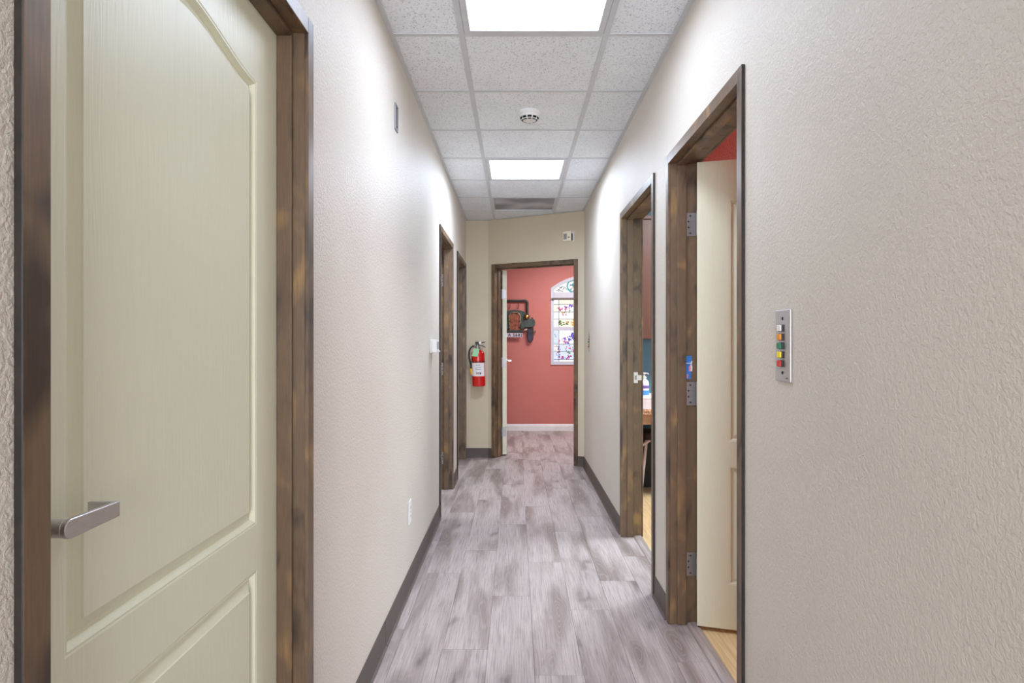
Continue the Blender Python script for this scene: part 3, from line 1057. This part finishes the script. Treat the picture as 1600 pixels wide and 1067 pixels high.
for hxp in (797, 810.5):
    p = [(hxp + 0.6, 474.0), (hxp, 476), (hxp + 0.3, 479), (hxp - 0.8, 482), (hxp - 2.0, 482.6)]
    MB().tube([(wp(*q)[0], YF - 0.03 - 0.004 * i, wp(*q)[1]) for i, q in enumerate(p)], 0.0055, 6).build('coat_hook', 'art_hook', art, smooth=50)
pl = MB().box((wp(788.5, 0)[0], YF - 0.066, wp(0, 526.8)[1]), (wp(816.6, 0)[0], YF - 0.060, wp(0, 520.4)[1])).build('number_plate', 'plate_white', art, bevel=0.002)
tc = bpy.data.curves.new('lettering', 'FONT')
tc.body = 'A 5682'
tc.size = 0.058
tc.extrude = 0.001
tc.offset = 0.0012
tc.align_x = 'RIGHT'
tc.space_character = 1.18
to = bpy.data.objects.new('lettering', tc)
tc.materials.append(M['plate_ink'])
COL.objects.link(to)
bpy.context.view_layer.update()
tm = bpy.data.meshes.new_from_object(to.evaluated_get(bpy.context.evaluated_depsgraph_get()))
bpy.data.objects.remove(to)
bpy.data.curves.remove(tc)
to = bpy.data.objects.new('lettering', tm)
COL.objects.link(to)
to['kind'] = 'stuff'
to.parent = pl
q = wp(816.2, 525.6)
to.location = (q[0] - art.location.x, -0.0675, q[1] - art.location.z)
to.rotation_euler = (PI / 2, 0, 0)

# ------------------------------------------------------------------ fire extinguisher
EX, EYD, EZ = -0.394, 6.765, 0.765
ext = thing('fire_extinguisher', 'red fire extinguisher with green tag hung on the short end wall', 'fire extinguisher', (EX, EYD, EZ))
def TE(x, y, z):      # leans very slightly
    return (EX + x - 0.012 * (z / 0.4 - 0.5), EYD + y, EZ + z)
r = 0.0685
prof = [(0.0, 0.004), (r * 0.86, 0.0), (r * 0.97, 0.004), (r, 0.014), (r, 0.335)] + [(r * math.cos(a), 0.335 + 0.052 * math.sin(a)) for a in [PI / 2 * k / 8 for k in range(1, 8)]] + [(0.018, 0.389), (0.0, 0.392)]
def lathe_E(prof, n=32):
    ax = Vector(TE(0, 0, 1)) - Vector(TE(0, 0, 0))
    return MB().lathe([(a, b * ax.length) for a, b in prof], TE(0, 0, 0), ax, n)
lathe_E(prof).build('cylinder_body', 'red_enamel', ext, smooth=40)
lathe_E([(r + 0.0004, 0.252), (r + 0.0025, 0.253), (r + 0.0025, 0.262), (r + 0.0004, 0.263)]).build('strap', 'black_rubber', ext, smooth=40)
def wrap(z0, z1, a0, a1, rr, n=10):
    m = MB()
    vs = []
    for zz in (z0, z1):
        for k in range(n + 1):
            a = a0 + (a1 - a0) * k / n
            for q in (rr, rr + 0.0006):
                vs.append(TE(q * math.sin(a), -q * math.cos(a), zz))
    fs = []
    s = 2 * (n + 1)
    for k in range(n):
        i = 2 * k
        fs += [(i + 1, i + 3, s + i + 3, s + i + 1), (i, s + i, s + i + 2, i + 2), (i, i + 2, i + 3, i + 1), (s + i, s + i + 1, s + i + 3, s + i + 2)]
    fs += [(0, 1, s + 1, s), (2 * n, s + 2 * n, s + 2 * n + 1, 2 * n + 1)]
    return m.add(vs, fs)
lbl = wrap(0.108, 0.247, -1.25, 1.15, r + 0.0003).build('instruction_label', 'paper_white', ext, smooth=40)
for z0, z1, a0, a1, mt in ((0.238, 0.241, -0.5, 0.8, 'print_red'), (0.222, 0.227, -0.4, 0.35, 'print_grey'), (0.202, 0.206, -0.35, 0.45, 'print_grey'), (0.186, 0.189, -0.4, -0.2, 'print_grey'),
                           (0.176, 0.182, -0.38, 0.4, 'print_grey'), (0.160, 0.163, -0.35, -0.1, 'print_grey'), (0.136, 0.146, -0.35, 0.15, 'print_grey'), (0.128, 0.148, 0.2, 0.45, 'print_grey'), (0.126, 0.130, -0.35, 0.1, 'print_red')):
    wrap(z0, z1, a0, a1, r + 0.001, 4).build('print_line', mt, lbl)
m = lathe_E([(0.017, 0.385), (0.017, 0.402), (0.021, 0.403), (0.021, 0.412), (0.015, 0.414), (0.015, 0.440), (0.0, 0.442)], 16)
m.build('valve', 'brushed_steel', ext, smooth=40)
MB().box((-0.022, -0.016, 0.436), (0.018, 0.016, 0.468), TE).build('valve_head', 'black_rubber', ext, bevel=0.003)
MB().prism([(0.016, 0.446), (0.050, 0.452), (0.078, 0.460), (0.077, 0.468), (0.046, 0.464), (0.012, 0.462)], lambda p, q, h: TE(p, h, q), -0.009, 0.009).build('squeeze_lever', 'black_rubber', ext, bevel=0.002)
MB().prism([(0.012, 0.425), (0.045, 0.421), (0.080, 0.405), (0.083, 0.412), (0.050, 0.430), (0.014, 0.434)], lambda p, q, h: TE(p, h, q), -0.009, 0.009).build('carry_handle', 'black_rubber', ext, bevel=0.002)
MB().lathe([(0.0, 0), (0.014, 0.0), (0.014, 0.012), (0.011, 0.014), (0, 0.014)], TE(0.026, -0.012, 0.455), (0, -1, 0), 14).build('pressure_gauge', 'white_plastic', ext, smooth=40)
MB().tube([TE(-0.012, -0.012, 0.425), TE(-0.036, -0.012, 0.424)], 0.008, 10).build('hose_fitting', 'brushed_steel', ext)
hp = [(-0.034, 0.424), (-0.055, 0.418), (-0.075, 0.400), (-0.090, 0.370), (-0.095, 0.33), (-0.092, 0.29), (-0.083, 0.25), (-0.077, 0.22), (-0.076, 0.185)]
MB().tube([TE(a, -0.01, b) for a, b in hp], 0.0085, 10).build('hose', 'black_rubber', ext, smooth=50)
MB().tube([TE(-0.076, -0.01, 0.187), TE(-0.077, -0.01, 0.175), TE(-0.075, -0.01, 0.122)], [0.0085, 0.0105, 0.0095], 12).build('nozzle', 'yellow_plastic', ext, smooth=40)
MB().prism([(-0.038, 0.398), (0.022, 0.392), (-0.002, 0.312), (-0.062, 0.318)], lambda p, q, h: TE(p, -0.060 - (0.395 - q) * 0.12 - h, q), 0.0, 0.0012).build('inspection_tag', 'paper_green', ext)
MB().tube([TE(-0.004, -0.014, 0.430), TE(-0.006, -0.045, 0.415), TE(-0.008, -0.0605, 0.392)], 0.0012, 6).build('tag_string', 'white_plastic', ext)
MB().box((-0.03, 0.070, 0.20), (0.03, 0.093, 0.30), TE).build('wall_bracket', 'galvanised', ext)

# ------------------------------------------------------------------ wall devices
# thermostat
t = thing('thermostat', 'white thermostat on the left wall before the far doors', 'thermostat', (XL, 4.06, 1.165))
MB().box((4.0, -0.010, 1.163), (4.125, 0.0, 1.249), TL).build('back_plate', 'white_plastic', t, bevel=0.002)
MB().box((4.003, -0.040, 1.166), (4.122, -0.010, 1.247), TL).build('cover', 'white_plastic', t, bevel=0.004)
for k in range(5):
    MB().box((4.03 + 0.017 * k, -0.0412, 1.185), (4.036 + 0.017 * k, -0.040, 1.232), TL).build('slot', 'grey_plastic', t)
MB().box((4.10, -0.048, 1.168), (4.118, -0.040, 1.178), TL).build('setting_tab', 'white_plastic', t, bevel=0.001)
# outlet
t = thing('wall_outlet', 'white outlet plate low on the left wall above the base', 'outlet', (XL, 3.217, 0.382))
MB().box((3.18, -0.006, 0.325), (3.252, 0.0, 0.442), TL).build('cover_plate', 'white_plastic', t, bevel=0.003)
for zz in (0.362, 0.405):
    s = MB().box((3.20, -0.0075, zz - 0.014), (3.232, -0.006, zz + 0.014), TL).build('socket', 'white_plastic', t, bevel=0.001)
    MB().box((3.209, -0.0078, zz - 0.004), (3.211, -0.0074, zz + 0.006), TL).box((3.221, -0.0078, zz - 0.004), (3.223, -0.0074, zz + 0.006), TL).build('contact_slot', 'slot_black', s)
MB().lathe([(0.0, 0), (0.003, 0.0), (0.003, 0.001), (0, 0.0012)], TL(3.216, -0.006, 0.3835), (1, 0, 0), 10).build('screw', 'brushed_steel', t)
# blank metal plate high on the left wall
t = thing('blank_plate', 'grey metal blank cover plate high on the left wall', 'wall plate', (XL, 2.857, 2.228))
MB().box((2.822, -0.005, 2.170), (2.893, 0.0, 2.287), TL).build('cover_plate', 'galvanised', t, bevel=0.002)
for zz in (2.186, 2.270):
    MB().lathe([(0.0, 0), (0.0036, 0.0), (0.0034, 0.0012), (0, 0.0012)], TL(2.857, -0.005, zz), (1, 0, 0), 10).build('screw', 'slot_black', t)
# coloured button panels
UC, ZC = 1.6155, 1.2245
t = thing('button_panel', 'metal plate with five coloured buttons on the near right wall', 'button panel', (XR, UC, ZC), 'signal button panels')
MB().box((UC - 0.0445, -0.005, ZC - 0.0905), (UC + 0.0445, 0.0, ZC + 0.0905), TR).build('cover_plate', 'panel_steel', t, bevel=0.002)
for k, (mt, nm) in enumerate((('cap_white', 'white'), ('cap_orange', 'orange'), ('cap_green', 'green'), ('cap_yellow', 'yellow'), ('cap_red', 'red'))):
    zc = ZC + 0.0440 - 0.0222 * k
    uc = UC + 0.004
    b = MB().box((uc - 0.0125, -0.0105, zc - 0.0085), (uc + 0.0115, -0.005, zc + 0.0085), TR).build('button', 'dark_plastic', t, bevel=0.0008)
    b['label'] = nm + ' push button'
    MB().box((uc - 0.0110, -0.0145, zc - 0.0075), (uc + 0.0110, -0.0105, zc + 0.0075), TR).build('button_cap', mt, b, bevel=0.0012)
for zc in (ZC + 0.068, ZC - 0.068):
    MB().lathe([(0.0, 0), (0.0042, 0.0), (0.0036, 0.0016), (0, 0.0018)], TR(UC, -0.005, zc), (-1, 0, 0), 12).build('screw', 'slot_black', t)
MB().box((UC - 0.034, -0.0054, ZC - 0.0825), (UC - 0.016, -0.005, ZC - 0.0810), TR).box((UC - 0.031, -0.0054, ZC - 0.0810), (UC - 0.022, -0.005, ZC - 0.0790), TR).build('maker_mark', 'print_grey', t)
t2 = copy_tree(t)
t2.location = (XR, 5.885, 1.233)
t2['label'] = 'metal plate with coloured buttons far along right wall beside end door'

# chime box above the end door
su = 0.935
t = thing('door_chime', 'small ivory box with grille on the angled wall above the door', 'chime', TA(su, 0, 2.27))
zb = 2.232
MB().box((su - 0.050, -0.008, zb), (su + 0.055, 0.0, zb + 0.100), TA).build('back_plate', 'white_plastic', t, bevel=0.002)
MB().box((su - 0.048, -0.050, zb + 0.003), (su + 0.040, -0.008, zb + 0.097), TA).build('cover', 'ivory_plastic', t, bevel=0.004)
g = MB().box((su - 0.040, -0.0512, zb + 0.016), (su - 0.004, -0.050, zb + 0.075), TA).build('grille', 'grey_plastic', t)
for k in range(5):
    MB().box((su - 0.039, -0.0526, zb + 0.020 + 0.011 * k), (su - 0.005, -0.0512, zb + 0.024 + 0.011 * k), TA).build('grille_bar', 'grey_plastic', g)
MB().box((su + 0.006, -0.052, zb + 0.032), (su + 0.026, -0.050, zb + 0.040), TA).build('latch', 'dark_plastic', t)
MB().box((su + 0.040, -0.044, zb + 0.006), (su + 0.0415, -0.010, zb + 0.075), TA).build('dark_side_panel', 'dark_plastic', t)  # thin dark panel over the right side of the cover

# smoke detector
cx, cy = 0.0765, ROW0 + 1.5 * TS
t = thing('smoke_detector', 'round white smoke detector on a ceiling tile between the lights', 'smoke detector', (cx, cy, TZ))
MB().lathe([(0.0, 0), (0.062, 0.0), (0.064, 0.004), (0.064, 0.016), (0.060, 0.020), (0.0, 0.020)], (cx, cy, TZ), (0, 0, -1), 36).build('base_ring', 'white_plastic', t, smooth=40)
MB().lathe([(0.057, 0.020), (0.052, 0.034), (0.046, 0.044), (0.040, 0.050), (0.0, 0.051)], (cx, cy, TZ), (0, 0, -1), 36).build('sensor_head', 'white_plastic', t, smooth=40)
for k in range(10):
    for (ra, rb, za, zb2) in ((0.0520, 0.0465, 0.0345, 0.0435), (0.0425, 0.0370, 0.0480, 0.0510)):
        m = MB()
        vs = []
        a0, a1 = 2 * PI * (k + 0.12) / 10, 2 * PI * (k + 0.88) / 10
        for q in (0.0006, -0.0006):
            for rr, zz in ((ra, za), (rb, zb2)):
                for i in range(4):
                    a = a0 + (a1 - a0) * i / 3
                    vs.append((cx + (rr + q + 0.0006) * math.cos(a), cy + (rr + q + 0.0006) * math.sin(a), TZ - zz - q - 0.0004))
        fs = [(0, 1, 5, 4), (1, 2, 6, 5), (2, 3, 7, 6), (8, 12, 13, 9), (9, 13, 14, 10), (10, 14, 15, 11), (0, 4, 12, 8), (3, 11, 15, 7), (0, 8, 9, 1), (1, 9, 10, 2), (2, 10, 11, 3), (4, 5, 13, 12), (5, 6, 14, 13), (6, 7, 15, 14)]
        m.add(vs, fs).build('vent_slot', 'slot_black', t)
MB().sphere((cx + 0.050, cy - 0.022, TZ - 0.036), 0.003, 8).build('indicator', 'white_plastic', t)

# sticker on the hinge jamb of the near right doorway
def TJ(v, z, h):
    return (XR + v, R1[1] - h, z)
t = thing('sticker', 'blue and white sticker on the dark jamb above the middle hinge', 'sticker', (XR + 0.09, R1[1], 1.12))
MB().prism([(0.068, 1.071), (0.090, 1.071), (0.094, 1.172), (0.0685, 1.172)], TJ, 0.0, 0.0008).build('backing', 'sticker_blue', t)
MB().prism([(0.068, 1.139), (0.092, 1.139), (0.092, 1.142), (0.068, 1.142)], TJ, 0.0008, 0.0012).build('white_band', 'paper_white', t)
MB().prism([(0.088, 1.108), (0.095, 1.104), (0.0965, 1.125), (0.092, 1.139), (0.096, 1.140), (0.095, 1.152), (0.090, 1.145)], TJ, 0.0008, 0.0013).build('white_scrap', 'paper_white', t)
MB().prism([(0.082, 1.103), (0.089, 1.105), (0.090, 1.118), (0.086, 1.134), (0.080, 1.122)], TJ, 0.0013, 0.0017).build('pink_figure', 'sticker_pink', t)
MB().prism([(0.072, 1.074), (0.078, 1.074), (0.078, 1.093), (0.072, 1.093)], TJ, 0.0008, 0.0013).build('pale_corner', 'sticker_pink', t)

# ------------------------------------------------------------------ furniture seen through the second right doorway
cab = thing('wall_cabinet', 'reddish brown wall cabinet hung on the blue wall', 'cabinet', (1.45, 5.59, 1.254))
MB().box((0.83, 5.44, 1.254), (2.10, 5.749, 2.30)).build('carcass', 'cabinet_wood', cab, bevel=0.002)
for k in range(3):
    xa = 0.833 + 0.422 * k
    d = MB().box((xa, 5.42, 1.258), (xa + 0.418, 5.44, 2.262)).build('cabinet_door', 'cabinet_wood', cab, bevel=0.003)
    MB().tube([(xa + 0.385, 5.42, 1.32), (xa + 0.385, 5.395, 1.33), (xa + 0.385, 5.395, 1.42), (xa + 0.385, 5.42, 1.43)], 0.004, 8).build('pull_handle', 'satin_nickel', d)
MB().box((0.83, 5.415, 2.266), (2.10, 5.44, 2.30)).build('cornice', 'cabinet_wood', cab, bevel=0.004)
desk = thing('work_counter', 'tan counter with speckled stone edge in the blue room', 'counter', (1.5, 5.37, 0))
MB().box((0.83, 5.0, 0.662), (2.2, 5.748, 0.705)).build('countertop', 'granite_tan', desk, bevel=0.004)
MB().box((0.86, 5.03, 0.585), (2.17, 5.06, 0.662)).box((0.86, 5.71, 0.585), (2.17, 5.74, 0.662)).build('apron', 'tan_wood', desk)
MB().box((1.06, 5.01, 0.558), (1.24, 5.03, 0.648)).build('drawer_front', 'tan_wood', desk, bevel=0.003)
for xx in (0.84, 2.12):
    for yy in (5.05, 5.69):
        MB().box((xx, yy, 0.0), (xx + 0.05, yy + 0.05, 0.585)).build('leg', 'tan_wood_dark', desk, bevel=0.003)
car = thing('carton', 'white cardboard box on the counter under the pump bottle', 'box', (1.12, 5.24, 0.705))
MB().box((0.93, 5.02, 0.7055), (1.33, 5.48, 0.792)).build('box_body', 'carton_white', car, bevel=0.002)
MB().box((0.929, 5.018, 0.7875), (1.331, 5.482, 0.795)).build('box_lid', 'carton_white', car, bevel=0.002)
bx, by, bz = 1.040, 5.20, 0.7955
bt = thing('pump_bottle', 'clear hand sanitizer pump bottle with blue label on the white box', 'bottle', (bx, by, bz))
MB().lathe([(0.0, 0.0), (0.033, 0.001), (0.036, 0.006), (0.036, 0.10), (0.030, 0.122), (0.015, 0.134), (0.013, 0.142), (0.0, 0.143)], (bx, by, bz), (0, 0, 1), 20).build('bottle_body', 'soap_clear', bt, smooth=40)
MB().lathe([(0.0362, 0.008), (0.0368, 0.009), (0.0368, 0.045), (0.0362, 0.046)], (bx, by, bz), (0, 0, 1), 20).build('lower_label', 'soap_blue', bt, smooth=40)
MB().lathe([(0.0362, 0.062), (0.0367, 0.063), (0.0367, 0.085), (0.0362, 0.086)], (bx, by, bz), (0, 0, 1), 20).build('upper_label', 'soap_purple', bt, smooth=40)
pm = MB().lathe([(0.016, 0.142), (0.016, 0.156), (0.006, 0.158), (0.005, 0.176), (0.013, 0.178), (0.013, 0.187), (0.0, 0.189)], (bx, by, bz), (0, 0, 1), 14)
pm.tube([(bx, by, bz + 0.182), (bx + 0.022, by - 0.022, bz + 0.182), (bx + 0.027, by - 0.027, bz + 0.176)], 0.0045, 8)
pm.build('pump', 'white_plastic', bt, smooth=40)
st = thing('stool', 'black stool with pale crossed legs under the tan counter', 'stool', (1.14, 5.22, 0))
MB().lathe([(0.0, 0.0), (0.15, 0.0), (0.165, 0.015), (0.165, 0.045), (0.15, 0.06), (0.0, 0.062)], (1.14, 5.22, 0.45), (0, 0, 1), 24).build('seat', 'black_box', st, smooth=40)
MB().tube([(0.985, 5.10, 0.40), (1.26, 5.10, 0.58)], 0.011, 8).build('brace', 'grey_leg', st)
for sx, sy in ((-1, -1), (1, -1), (-1, 1), (1, 1)):
    MB().tube([(1.14 + 0.10 * sx, 5.22 + 0.1 * sy, 0.45), (1.14 + 0.16 * sx, 5.22 + 0.16 * sy, 0.0)], 0.012, 8).build('leg', 'grey_leg' if sx < 0 else 'black_box', st)
bb = thing('storage_bin', 'black storage bin on the oak floor under the counter', 'bin', (1.15, 5.56, 0))
MB().prism([(0.90, 5.46), (1.42, 5.46), (1.42, 5.66), (0.90, 5.66)], lambda p, q, h: (p, q, h), -0.002, 0.40, [[(0.91, 5.47), (1.41, 5.47), (1.41, 5.65), (0.91, 5.65)]]).build('bin_body', 'black_box', bb, bevel=0.003)
MB().box((0.89, 5.45, 0.402), (1.43, 5.67, 0.42)).build('bin_lid', 'black_box', bb, bevel=0.004)
